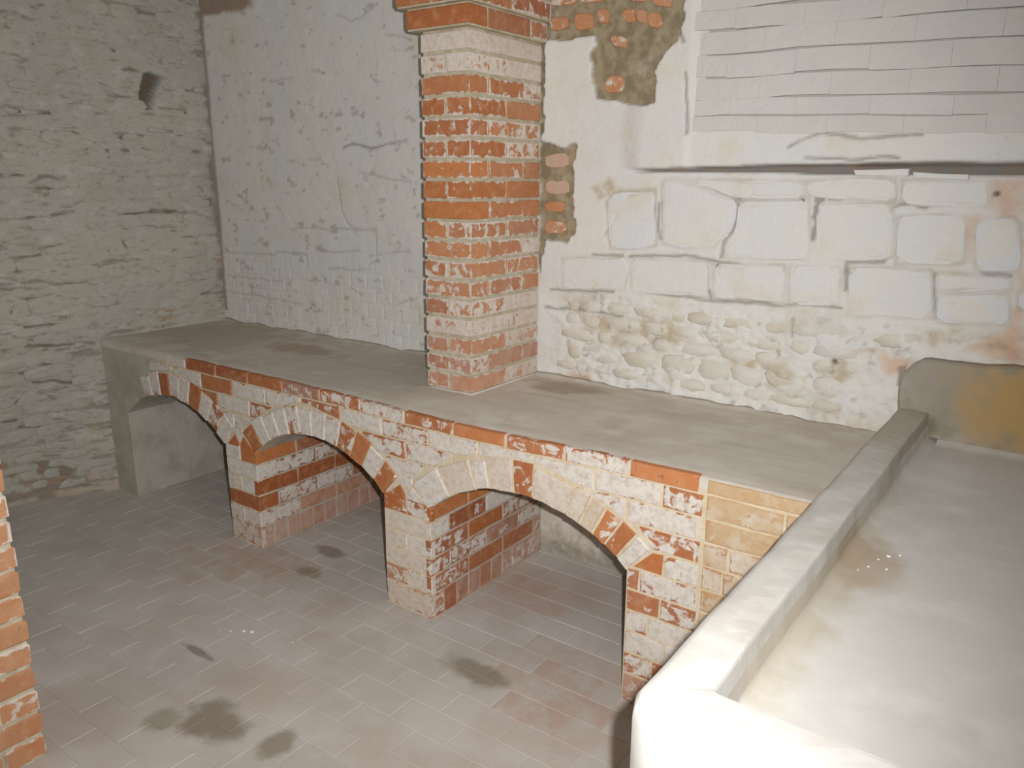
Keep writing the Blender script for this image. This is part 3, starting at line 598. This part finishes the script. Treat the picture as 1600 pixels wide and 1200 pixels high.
LEV = [.787-.0755*k for k in range(10)]      # .787 ... .1075
rc = random.Random(21)
def ffront(u, v, w): return (u, -D+.004-w, v)
def col(wash, tone, tan=0, dust=0): return (max(0, min(1, wash)), max(0, min(1, tone)), tan, dust)
EXTR = .118
def not_in_arch(poly):
    """cut a spandrel brick along the back of the arch ring"""
    cx = sum(p[0] for p in poly)/len(poly); cz = sum(p[1] for p in poly)/len(poly)
    for (c, R, zc), (a0, a1) in zip(archp, ARCH):
        Re = R+EXTR+.008
        if not (a0-.16 < cx < a1+.16): continue
        if all(math.hypot(p[0]-c, p[1]-zc) > Re for p in poly): continue
        # direction through the outermost corner and centre blend
        far = max(poly, key=lambda p: math.hypot(p[0]-c, p[1]-zc))
        if math.hypot(far[0]-c, far[1]-zc) < Re+.012: return []
        gx, gz = (cx+far[0])/2-c, (cz+far[1])/2-zc; L = math.hypot(gx, gz); gx /= L; gz /= L
        poly = clip_half(poly, gx, gz, gx*c+gz*zc+Re-.003)
        if len(poly) < 3 or abs(area(poly)) < .0007: return []
    return poly
def front_brick(x0, x1, z0, z1, c, h=None):
    g = .0058
    q = [(x0+g, z0+g*.8), (x1-g, z0+g*.8), (x1-g, z1-g*.8), (x0+g, z1-g*.8)]
    q = not_in_arch(q)
    if not q: return
    # open below the springing: skip anything inside an opening
    cx = sum(p[0] for p in q)/len(q); cz = sum(p[1] for p in q)/len(q)
    for k, (a0, a1) in enumerate(ARCH):
        c_, R, zc = archp[k]
        if a0+.02 < cx < a1-.02 and cz < arc(c_, R+EXTR, zc, cx): return
    q = [(a, b-sag(a)*max(0, (b-.70)/.14)) for a, b in q]
    piece(q, ffront, bench, M_BRICK, c, h=.0045+rc.uniform(-.001, .0015) if h is None else h, jit=.0022, step=.055)
# top course, stretchers, as read off the photo: limewash, tone, tan
toprow = {0: (.10, .35), 1: (.25, .35), 2: (.15, .55), 3: (.45, .15), 4: (.50, .65), 5: (.72, .5), 6: (.38, .55), 7: (.06, .95), 8: (.50, .75), 9: (.70, .55), 10: (.08, 1.0)}
for i in range(11):
    wv, tn = toprow[i]; x0 = .765+.2345*i
    front_brick(x0, x0+.2345, .785, .843, col(wv, tn, .0, .08 if i != 3 else .45))
front_brick(.60, .765, .785, .835, col(.85, .5, 0, .1))
# below: stretcher bond
washes = {
 (0, 0): (.85, .3), (0, 1): (.82, .3), (0, 2): (.10, .65), (0, 3): (.85, .4), (0, 4): (.86, .4), (0, 5): (.40, .45), (0, 6): (.86, .4), (0, 7): (.66, .4), (0, 8): (.88, .4), (0, 9): (.9, .5), (0, 10): (.92, .5), (0, 11): (.86, .5),
 (1, 0): (.8, .4), (1, 1): (.75, .3), (1, 2): (.12, .55), (1, 5): (.72, .4), (1, 6): (.78, .5), (1, 9): (.9, .4), (1, 10): (.88, .5), (1, 11): (.74, .5)}
for r in range(9):
    z1, z0 = LEV[r], LEV[r+1]; off = .117 if r % 2 == 0 else 0
    x = .765-.2345*2+off; i = 0
    while x < 3.36:
        a_, b_ = max(x, .44), min(x+.2345, 3.36)
        wv, tn = washes.get((r, i), (rc.uniform(.55, .9), rc.uniform(.3, .6)))
        d_ = .1
        if r >= 4 and a_ > 3.0: break
        if b_-a_ > .05 and not (r >= 4) and not (r in (2, 3) and b_ > 3.17): front_brick(a_, b_, z0, z1, col(wv, tn, 0, d_))
        x += .2345; i += 1
# pier 3, left of the straight joint at 3.36 (rows below the springing and beside the arch foot)
p3 = {4: [(3.12, 3.165, .5, .5), (3.165, 3.36, .70, .4)], 5: [(3.12, 3.24, .28, .6), (3.24, 3.36, .55, .4)],
      6: [(3.12, 3.20, .8, .5), (3.20, 3.36, .86, .5)], 7: [(3.12, 3.26, .85, .5), (3.26, 3.36, .76, .5)], 8: [(3.12, 3.22, .6, .5), (3.22, 3.36, .5, .5)]}
for r, L in p3.items():
    for (a_, b_, wv, tn) in L:
        z1, z0 = LEV[r], LEV[r+1]
        g = .0045; q = [(a_+g, z0+g), (b_-g, z0+g), (b_-g, z1-g), (a_+g, z1-g)]
        piece(q, ffront, bench, M_BRICK, col(wv, tn, 0, .15), jit=.0022)
piece([(3.204, .566), (3.354, .566), (3.354, .631), (3.158, .631)], ffront, bench, M_BRICK, col(.56, .55, 0, .05), jit=.002)
piece([(3.142, .489), (3.240, .489), (3.240, .555), (3.204, .555)], ffront, bench, M_BRICK, col(.14, .8, 0, 0), jit=.002)
piece([(3.250, .489), (3.354, .489), (3.354, .555), (3.250, .555)], ffront, bench, M_BRICK, col(.75, .5, 0, .05), jit=.002)
for (a_, b_) in ((3.12, 3.24), (3.24, 3.36)): piece([(a_+.004, .004), (b_-.004, .004), (b_-.004, .103), (a_+.004, .103)], ffront, bench, M_BRICK, col(.45, .5, 0, .6))
# masonry right of the straight joint, half hidden under tan render
for r in range(-1, 10):
    z1 = .835 if r < 0 else LEV[r]; z0 = LEV[r+1] if r < 9 else .0
    xs_ = {-1: [3.365, 3.712], 0: [3.365, 3.595, 3.712], 1: [3.365, 3.70]}.get(r, [3.365, 3.445, 3.60, 3.712] if r % 2 == 0 else [3.365, 3.43, 3.66, 3.712])
    for a_, b_ in zip(xs_, xs_[1:]):
        piece([(a_+.004, z0+.004), (b_-.004, z0+.004), (b_-.004, z1-.003), (a_+.004, z1-.003)], ffront, bench, M_BRICK, col(rc.uniform(.45, .75), rc.uniform(.5, .8), .92 if r < 2 else rc.uniform(.45, .85), 0), jit=.0025, h=.0035)
# arch rings of voussoirs
ring = {0: [(.45, .3), (.85, .4), (.85, .4), (.85, .5), (.8, .5), (.20, .45), (.75, .5), (.8, .4), (.1, .55), (.85, .5), (.55, .4), (.85, .5)],
        1: [(.35, .6), (.86, .4), (.82, .5), (.9, .5), (.65, .5), (.93, .5), (.93, .5), (.80, .5), (.42, .5), (.10, .75), (.9, .5), (.35, .6)],
        2: [(.92, .5), (.97, .5), (.86, .5), (.95, .5), (.35, .5), (.96, .5), (.97, .5), (.90, .5), (.45, .95), (.30, .6), (.9, .5), (.14, .65)]}
for k, (a0, a1) in enumerate(ARCH):
    c, R, zc = archp[k]; h = (a1-a0)/2; th = math.asin(h/R); n = 12
    ang = [-th+2*th*i/n for i in range(n+1)]
    if k == 2: ang = [-th-.02, -th+.20, -th+.42, -th+.52, -th+.68, -th+.80, -th+1.03]+[-th+1.03+(2*th-1.03)*i/5 for i in range(1, 6)]; ang.append(None)
    ang = [t for t in ang if t is not None]
    for i in range(len(ang)-1):
        if k == 0 and i < 3: continue
        t0, t1 = ang[i]+.0065, ang[i+1]-.0065; Ri, Ro = R+.001, R+EXTR+rc.uniform(-.012, .008)
        q = [(c+rad*math.sin(t), zc+rad*math.cos(t)) for rad, t in ((Ri, t0), (Ri, t1), (Ro, t1), (Ro, t0))]
        wv, tn = ring[k][min(i, len(ring[k])-1)]
        tan = .35 if (k == 2 and wv > .94) else (.5 if (k == 2 and i == 7) else 0)
        piece(q, ffront, bench, M_BRICK, col(wv, tn, tan, .05), h=.007+rc.uniform(-.001, .002), jit=.003, step=.04, bev=.004)
# pier fronts
def pier_front(x0, x1, rows):
    for r, spec in rows.items():
        z1 = LEV[r]; z0 = LEV[r+1] if r < 9 else .004
        if len(spec) == 1: cuts = [x0, x1]
        else: cuts = [x0, x0+(x1-x0)*spec[0][4], x1] if len(spec[0]) > 4 else [x0, (x0+x1)/2, x1]
        for s_, a_, b_ in zip(spec, cuts, cuts[1:]):
            ga = .002 if a_ == x0 else .004; gb = -.004 if b_ == x1 else .004
            piece([(a_+ga, z0+.004), (b_-gb, z0+.004), (b_-gb, z1-.004), (a_+ga, z1-.004)], ffront, bench, M_BRICK, col(*s_[:4]), jit=.002, bev=.003)
pier_front(1.03, 1.25, {4: [(.92, .5, 0, 0), (.10, .85, 0, 0)], 5: [(.93, .5, 0, 0)], 6: [(.88, .5, .1, 0), (.9, .5, 0, 0)], 7: [(.03, .35, 0, .05)], 8: [(.75, .6, 0, .3), (.8, .6, 0, .3)], 9: [(.6, .4, 0, .6)]})
pier_front(2.05, 2.29, {4: [(.45, .6, 0, 0), (.6, .6, 0, 0)], 5: [(.96, .5, .25, 0)], 6: [(.95, .5, .25, 0), (.85, .5, .1, 0)], 7: [(.95, .6, .3, 0)], 8: [(.5, .6, .1, .3), (.85, .5, .2, 0)], 9: [(.72, .6, .3, .3)]})
# springer wedges between the rings above each pier
for (xa_, xb_, c1, c2) in ((1.03, 1.25, (.85, .4), (.3, .7)), (2.05, 2.29, (.9, .5), (.92, .5))):
    xm = (xa_+xb_)/2
    piece([(xm-.035, .545), (xm, .50), (xm+.035, .545), (xm+.02, .60), (xm-.02, .60)], ffront, bench, M_BRICK, col(*c1, 0, 0), h=.004)
    piece([(xa_+.02, .476), (xm-.006, .476), (xm-.006, .492), (xm-.03, .53)], ffront, bench, M_BRICK, col(.3, .6, 0, 0), h=.004)
    piece([(xb_-.02, .476), (xm+.006, .476), (xm+.006, .492), (xm+.03, .53)], ffront, bench, M_BRICK, col(*c2, 0, 0), h=.004)
# pier flanks facing right: stretcher bond running back to the wall, bricks on end at the foot
def flank(x, rows, foot):
    fs = lambda u, v, w: (x-.001+w, u, v)
    for r, spec in rows.items():
        z1, z0 = LEV[r], LEV[r+1]; yv = -D-.003; first = .115 if r % 2 else .232
        L = first
        for s_ in spec:
            e = min(yv+L, -.012)
            if e-yv > .03: piece([(yv+.003, z0+.004), (e-.004, z0+.004), (e-.004, z1-.004), (yv+.003, z1-.004)], fs, bench, M_BRICK, col(*s_), jit=.002)
            yv = yv+L; L = .233
    yv = -D-.003; i = 0
    while yv < -.03:
        s_ = foot[min(i, len(foot)-1)]
        piece([(yv+.003, .004), (yv+.073, .004), (yv+.073, .1075-.004), (yv+.003, .1075-.004)], fs, bench, M_BRICK, col(*s_), jit=.002)
        yv += .0765; i += 1
flank(1.25, {4: [(.03, .85, 0, .0), (.25, .2, 0, .15), (.5, .2, 0, .3), (.9, .5, 0, .3)], 5: [(.8, .4, 0, .1), (.62, .3, 0, .1), (.66, .3, 0, .2), (.75, .3, 0, .2)], 6: [(.18, .3, 0, 0), (.02, .3, 0, 0), (.08, .2, 0, 0), (.85, .3, 0, .3)],
    7: [(.05, .4, 0, 0), (.62, .3, 0, .3), (.66, .3, 0, .35), (.2, .2, 0, .2)], 8: [(.7, .4, 0, .35), (.35, .7, 0, .5), (.3, .6, 0, .55), (.8, .4, 0, .5)]}, [(.45, .3, 0, .75), (.3, .4, 0, .8), (.2, .4, 0, .7)])
flank(2.29, {4: [(.30, .75, 0, 0), (.12, .8, 0, 0), (.9, .3, 0, .2), (.95, .3, 0, .2)], 5: [(.8, .4, 0, .1), (.35, .15, 0, .05), (.94, .3, 0, .2), (.95, .3, 0, .2)], 6: [(.5, .25, 0, .1), (.10, .55, 0, 0), (.55, .2, 0, .35), (.85, .3, 0, .3)],
    7: [(.55, .3, 0, .1), (.62, .2, 0, .25), (.4, .3, 0, .5), (.6, .3, 0, .5)], 8: [(.45, .3, 0, .15), (.18, .45, 0, .1), (.1, .45, 0, .15), (.4, .3, 0, .5)]},
    [(.6, .4, 0, .2), (.12, .3, 0, .15), (.3, .2, 0, .5), (.2, .3, 0, .6), (.1, .35, 0, .3), (.2, .4, 0, .55), (.5, .4, 0, .7)])
# rendered end pier: recessed limewashed panel on its flank
# ------------------------------------------------------------------ brick pillar
pillar = empty('brick_pillar', (2.142, -.234, HB), label='tall square red brick pillar standing on the bench against back wall', category='pillar')
PX0, PX1, PY0, PY1 = 2.026, 2.257, -.465, -.004
TOP = 2.66
def boxg(x0, x1, y0, y1, z0, z1, b=.003, jit=.0012, rnd=rb):
    V = []
    for (zz, i) in ((z0, b), (z0+b, 0), (z1-b, 0), (z1, b)):
        for (xx, yy) in ((x0+i, y0+i), (x1-i, y0+i), (x1-i, y1-i), (x0+i, y1-i)):
            V.append((xx+rnd.uniform(-jit, jit), yy+rnd.uniform(-jit, jit), zz+rnd.uniform(-jit, jit)*.6))
    Fc = [(3, 2, 1, 0), (12, 13, 14, 15)]
    for l in range(3):
        for i in range(4):
            j = (i+1) % 4; Fc.append((l*4+i, l*4+j, l*4+4+j, l*4+4+i))
    return V, Fc
def pbox(par, mat, c, *a, name='brick', **k):
    V, Fc = boxg(*a, **k); o = mk(name, V, Fc, mat, par)
    if c: o.color = c
    return o
G = .0058
V, Fc = boxg(PX0+.0065, PX1-.0065, PY0+.0065, PY1, HB-.004, TOP, b=.001, jit=0); mk('mortar_core', V, Fc, M_GREYM, pillar)
# limewash, tone, dust of each course counted downward from the corbel (1) to the bench (18)
PR = {1: (.95, .6, .25), 2: (.62, .9, .15), 3: (.35, .8, .05), 4: (.18, .75, .0), 5: (.45, .75, .1), 6: (.3, .75, .05), 7: (.2, .8, .05), 8: (.12, .75, .0), 9: (.1, .8, .0), 10: (.35, .8, .1), 11: (.42, .8, .1), 12: (.38, .75, .2), 13: (.3, .7, .2), 14: (.5, .6, .25), 15: (.55, .65, .4), 16: (.35, .7, .4), 17: (.3, .65, .4), 18: (.42, .7, .5)}
cp = random.Random(9)
def course(z0, z1, typ, pr, ex=0):
    X0, X1, Y0, Y1 = PX0-ex, PX1+ex*.7, PY0-ex, PY1
    def cc(o=0, d=0):
        return col(pr[0]+cp.uniform(-.18, .2)+o, pr[1]+cp.uniform(-.25, .2), .12 if pr[0] > .9 else .05, min(.8, max(0, pr[2]+d+cp.uniform(-.05, .1))))
    xm, ym = (X0+X1)/2, (Y0+Y1)/2
    if typ:
        pbox(pillar, M_PBRICK, cc(), X0, X1, Y0, Y0+.108, z0+G, z1-G)
        for a_, b_ in ((X0, xm-G), (xm+G, X1)): pbox(pillar, M_PBRICK, cc(.05, .06), a_, b_, Y0+.108+2*G, Y1-.108-2*G, z0+G, z1-G)
        pbox(pillar, M_PBRICK, cc(.05, .15), X0, X1, Y1-.108, Y1, z0+G, z1-G)
    else:
        for a_, b_ in ((X0, xm-G), (xm+G, X1)):
            pbox(pillar, M_PBRICK, cc(), a_, b_, Y0, ym-G, z0+G, z1-G); pbox(pillar, M_PBRICK, cc(.05, .12), a_, b_, ym+G, Y1, z0+G, z1-G)
for n in range(1, 19):
    z1 = 2.192-.0751*(n-1); course(z1-.0751, z1, n % 2 == 1, PR[n])
for n in range(6):
    z0 = 2.194+.0755*n; ex = [.036, .062, .062, .06, .06, .06][n]
    V, Fc = boxg(PX0-ex+.004, PX1+ex*.7-.004, PY0-ex+.004, PY1, z0, z0+.0755, b=.001, jit=0); mk('corbel_mortar', V, Fc, M_GREYM, pillar)
    course(z0, z0+.0755, n % 2 == 0, (.15, .55, .02), ex)
# smeared mortar fillet at the pillar's foot
fv = []; ff = []
loop = [(PX0-.0, PY1), (PX0-.0, PY0), (PX1, PY0), (PX1, PY1)]
q = dense(loop[:-1]+[loop[-1]], .05, 0, rb)
N = len(q); 
for (a_, b_) in q:
    dx, dy = a_-(PX0+PX1)/2, b_-(PY0+PY1)/2; s1 = 1+rb.uniform(.10, .26)*.4
    fv += [(a_, b_, HB+.003+rb.uniform(0, .004)), ((PX0+PX1)/2+dx*s1, min(PY1, (PY0+PY1)/2+dy*(1+(s1-1)*.55)), HB-.004)]
for i in range(N):
    j = (i+1) % N; ff.append((2*i, 2*j, 2*j+1, 2*i+1))
mk('mortar_fillet', fv, ff, M_SCREED, pillar, smooth=True)

# ------------------------------------------------------------------ concrete trough
trough = empty('concrete_trough', (4.47, -1.0, 0), label='pale concrete trough with raised rim at right, reaching from back wall toward viewer', category='trough')
TX, TY, TR, TF = 3.717, -1.955, .947, .850
def sm(prof, n=5):
    return prof
k_out = .022
# rim + inner floor as one profile swept around the open left and front sides; section: (distance inwards, z)
sec = [(0, 0.0), (0, .3), (0, .6), (0, .85), (.0, TR-.03), (.003, TR-.014), (.010, TR-.004), (.022, TR), (.05, TR+.001), (.090, TR), (.0975, TR-.0005), (.0992, TR-.006), (.101, TR-.04), (.104, TF+.022), (.112, TF+.008), (.128, TF+.0015), (.15, TF-.004)]
def path(d):
    """inner offset d of the outer outline, corner chamfered"""
    ch = max(.0, .045-d*.35)
    x, yv = TX+d, TY+d*1.02
    p = [(x, -.004)]
    for i in range(1, 40): p.append((x, -.004+(yv+ch+.004)*i/40))
    p += [(x, yv+ch), (x+ch*.3, yv+ch*.35), (x+ch, yv)]
    for i in range(1, 31): p.append((x+ch+(5.23-x-ch)*i/30, yv))
    return p
V = []; rings = [path(d) for d, _ in sec]; n = len(rings[0])
for (d, zz), rg in zip(sec, rings):
    for i, (xx, yy) in enumerate(rg):
        wv_ = .0011*math.sin(i*.5)+.0006*math.sin(i*2.3+1) if zz > .5 else 0
        V.append((xx+(wv_ if i < 41 else 0), yy+(wv_ if i > 41 else 0), zz+(.0012*math.sin(i*1.3+d*40) if zz > .5 else 0)))
Fc = []
for r_ in range(len(sec)-1):
    for i in range(n-1): Fc.append((r_*n+i, r_*n+i+1, (r_+1)*n+i+1, (r_+1)*n+i))
ro_ = mk('rim', V, Fc, M_RIM, trough, smooth=True)
ro_.data.materials.append(M_TROUGH)
ro_.data.polygons.foreach_set('use_smooth', [r_ < 8 or r_ > 12 for r_ in range(len(sec)-1) for i in range(n-1)])
ro_.data.polygons.foreach_set('material_index', [1 if r_ >= 12 else 0 for r_ in range(len(sec)-1) for i in range(n-1)])
nx, ny = 90, 110
xa = np.linspace(TX+.135, 5.235, nx); ya = np.linspace(TY+.14, -.002, ny); XA, YA = np.meshgrid(xa, ya, indexing='ij')
zt = TF+.003*fbm(XA*3, YA*3, 301, 3)+.0014*fbm(XA*14, YA*14, 302, 3)+.001
zt += .014*sstep(.09, .03, -YA)
grid_obj('trough_floor', np.stack([XA, YA, zt], -1), nx, ny, M_TROUGH, parent=trough)
# cement upstand against the back wall
up = [(3.722, .845), (5.23, .845), (5.23, 1.135), (4.4, 1.132), (4.05, 1.128), (3.93, 1.118), (3.84, 1.120), (3.785, 1.118), (3.752, 1.10), (3.735, 1.075), (3.722, 1.06), (3.715, 1.01), (3.722, .96)]
V, Fc = slab_geo(dense(chaikin(up), .08, .003, rb), lambda u, v, w: (u, -.026-w, v), .022, .03, .008)
mk('upstand', V, Fc, M_KERB, trough)

# ------------------------------------------------------------------ near brick jamb, lower left
jamb = empty('brick_jamb', (1.73, -2.26, 0), label='near brick door jamb cut off by the lower left picture edge', category='jamb')
JX1, JY1 = 1.868, -2.012; JX0, JY0 = JX1-.34, JY1-.46
V, Fc = boxg(JX0+.005, JX1-.005, JY0+.005, JY1-.005, 0, 2.655, b=.001, jit=0); mk('mortar_core', V, Fc, M_GREYM, jamb)
for n in range(35):
    z0 = .004+.0758*n
    if z0+.07 > 2.655: break
    rgn = [(JY0, JY0+.225), (JY0+.235, JY1)] if n % 2 else [(JY0, JY0+.11), (JY0+.12, JY0+.345), (JY0+.355, JY1)]
    dk = [(.45, .9, .35), (.2, .8, .1), (.5, .9, .3), (.15, .7, .1)][n % 4]
    for a_, b_ in rgn:
        pbox(jamb, M_PBRICK, col(dk[0]*.8+cp.uniform(-.1, .1), dk[1]*.9, .25, .15), JX1-.11, JX1, a_, b_, z0+.003, z0+.071, b=.006, jit=.002)
        pbox(jamb, M_PBRICK, col(.3, .6, .1, .2), JX0, JX1-.12, a_, b_, z0+.003, z0+.071, b=.006, jit=.002)

# ------------------------------------------------------------------ loose plaster crumbs
def crumb(loc, s, label, group, rnd=random.Random(2)):
    V = []; n = 6
    for k in range(n): V.append((s*rnd.uniform(.6, 1)*math.cos(k*1.047), s*rnd.uniform(.6, 1)*math.sin(k*1.047), 0))
    for k in range(n): V.append((V[k][0]*.6, V[k][1]*.6, s*rnd.uniform(.3, .6)))
    Fc = [tuple(range(6, 12))]+[(k, (k+1) % 6, 6+(k+1) % 6, 6+k) for k in range(6)]+[tuple(range(5, -1, -1))]
    V = [(loc[0]+a, loc[1]+b, loc[2]+c) for a, b, c in V]
    o = mk('plaster_crumb', V, Fc, M_CRUMB); o['label'] = label; o['category'] = 'crumb'; o['group'] = group
for p, s in (((3.90, -1.02), .006), ((3.885, -1.05), .004), ((3.92, -1.00), .004), ((3.875, -1.10), .0035), ((3.91, -1.09), .004), ((3.86, -1.13), .003)):
    crumb((p[0], p[1], TF+.0035), s, 'tiny white plaster crumb on the trough floor beside the rim', 'plaster crumbs in the trough')
for p, s in (((1.77, -1.25), .011), ((1.80, -1.235), .010), ((1.73, -1.28), .006), ((1.69, -1.3), .005), ((1.98, -1.19), .005)):
    crumb((p[0], p[1], .0025), s, 'small white plaster crumb on the dusty floor in front of the arches', 'plaster crumbs on the floor')
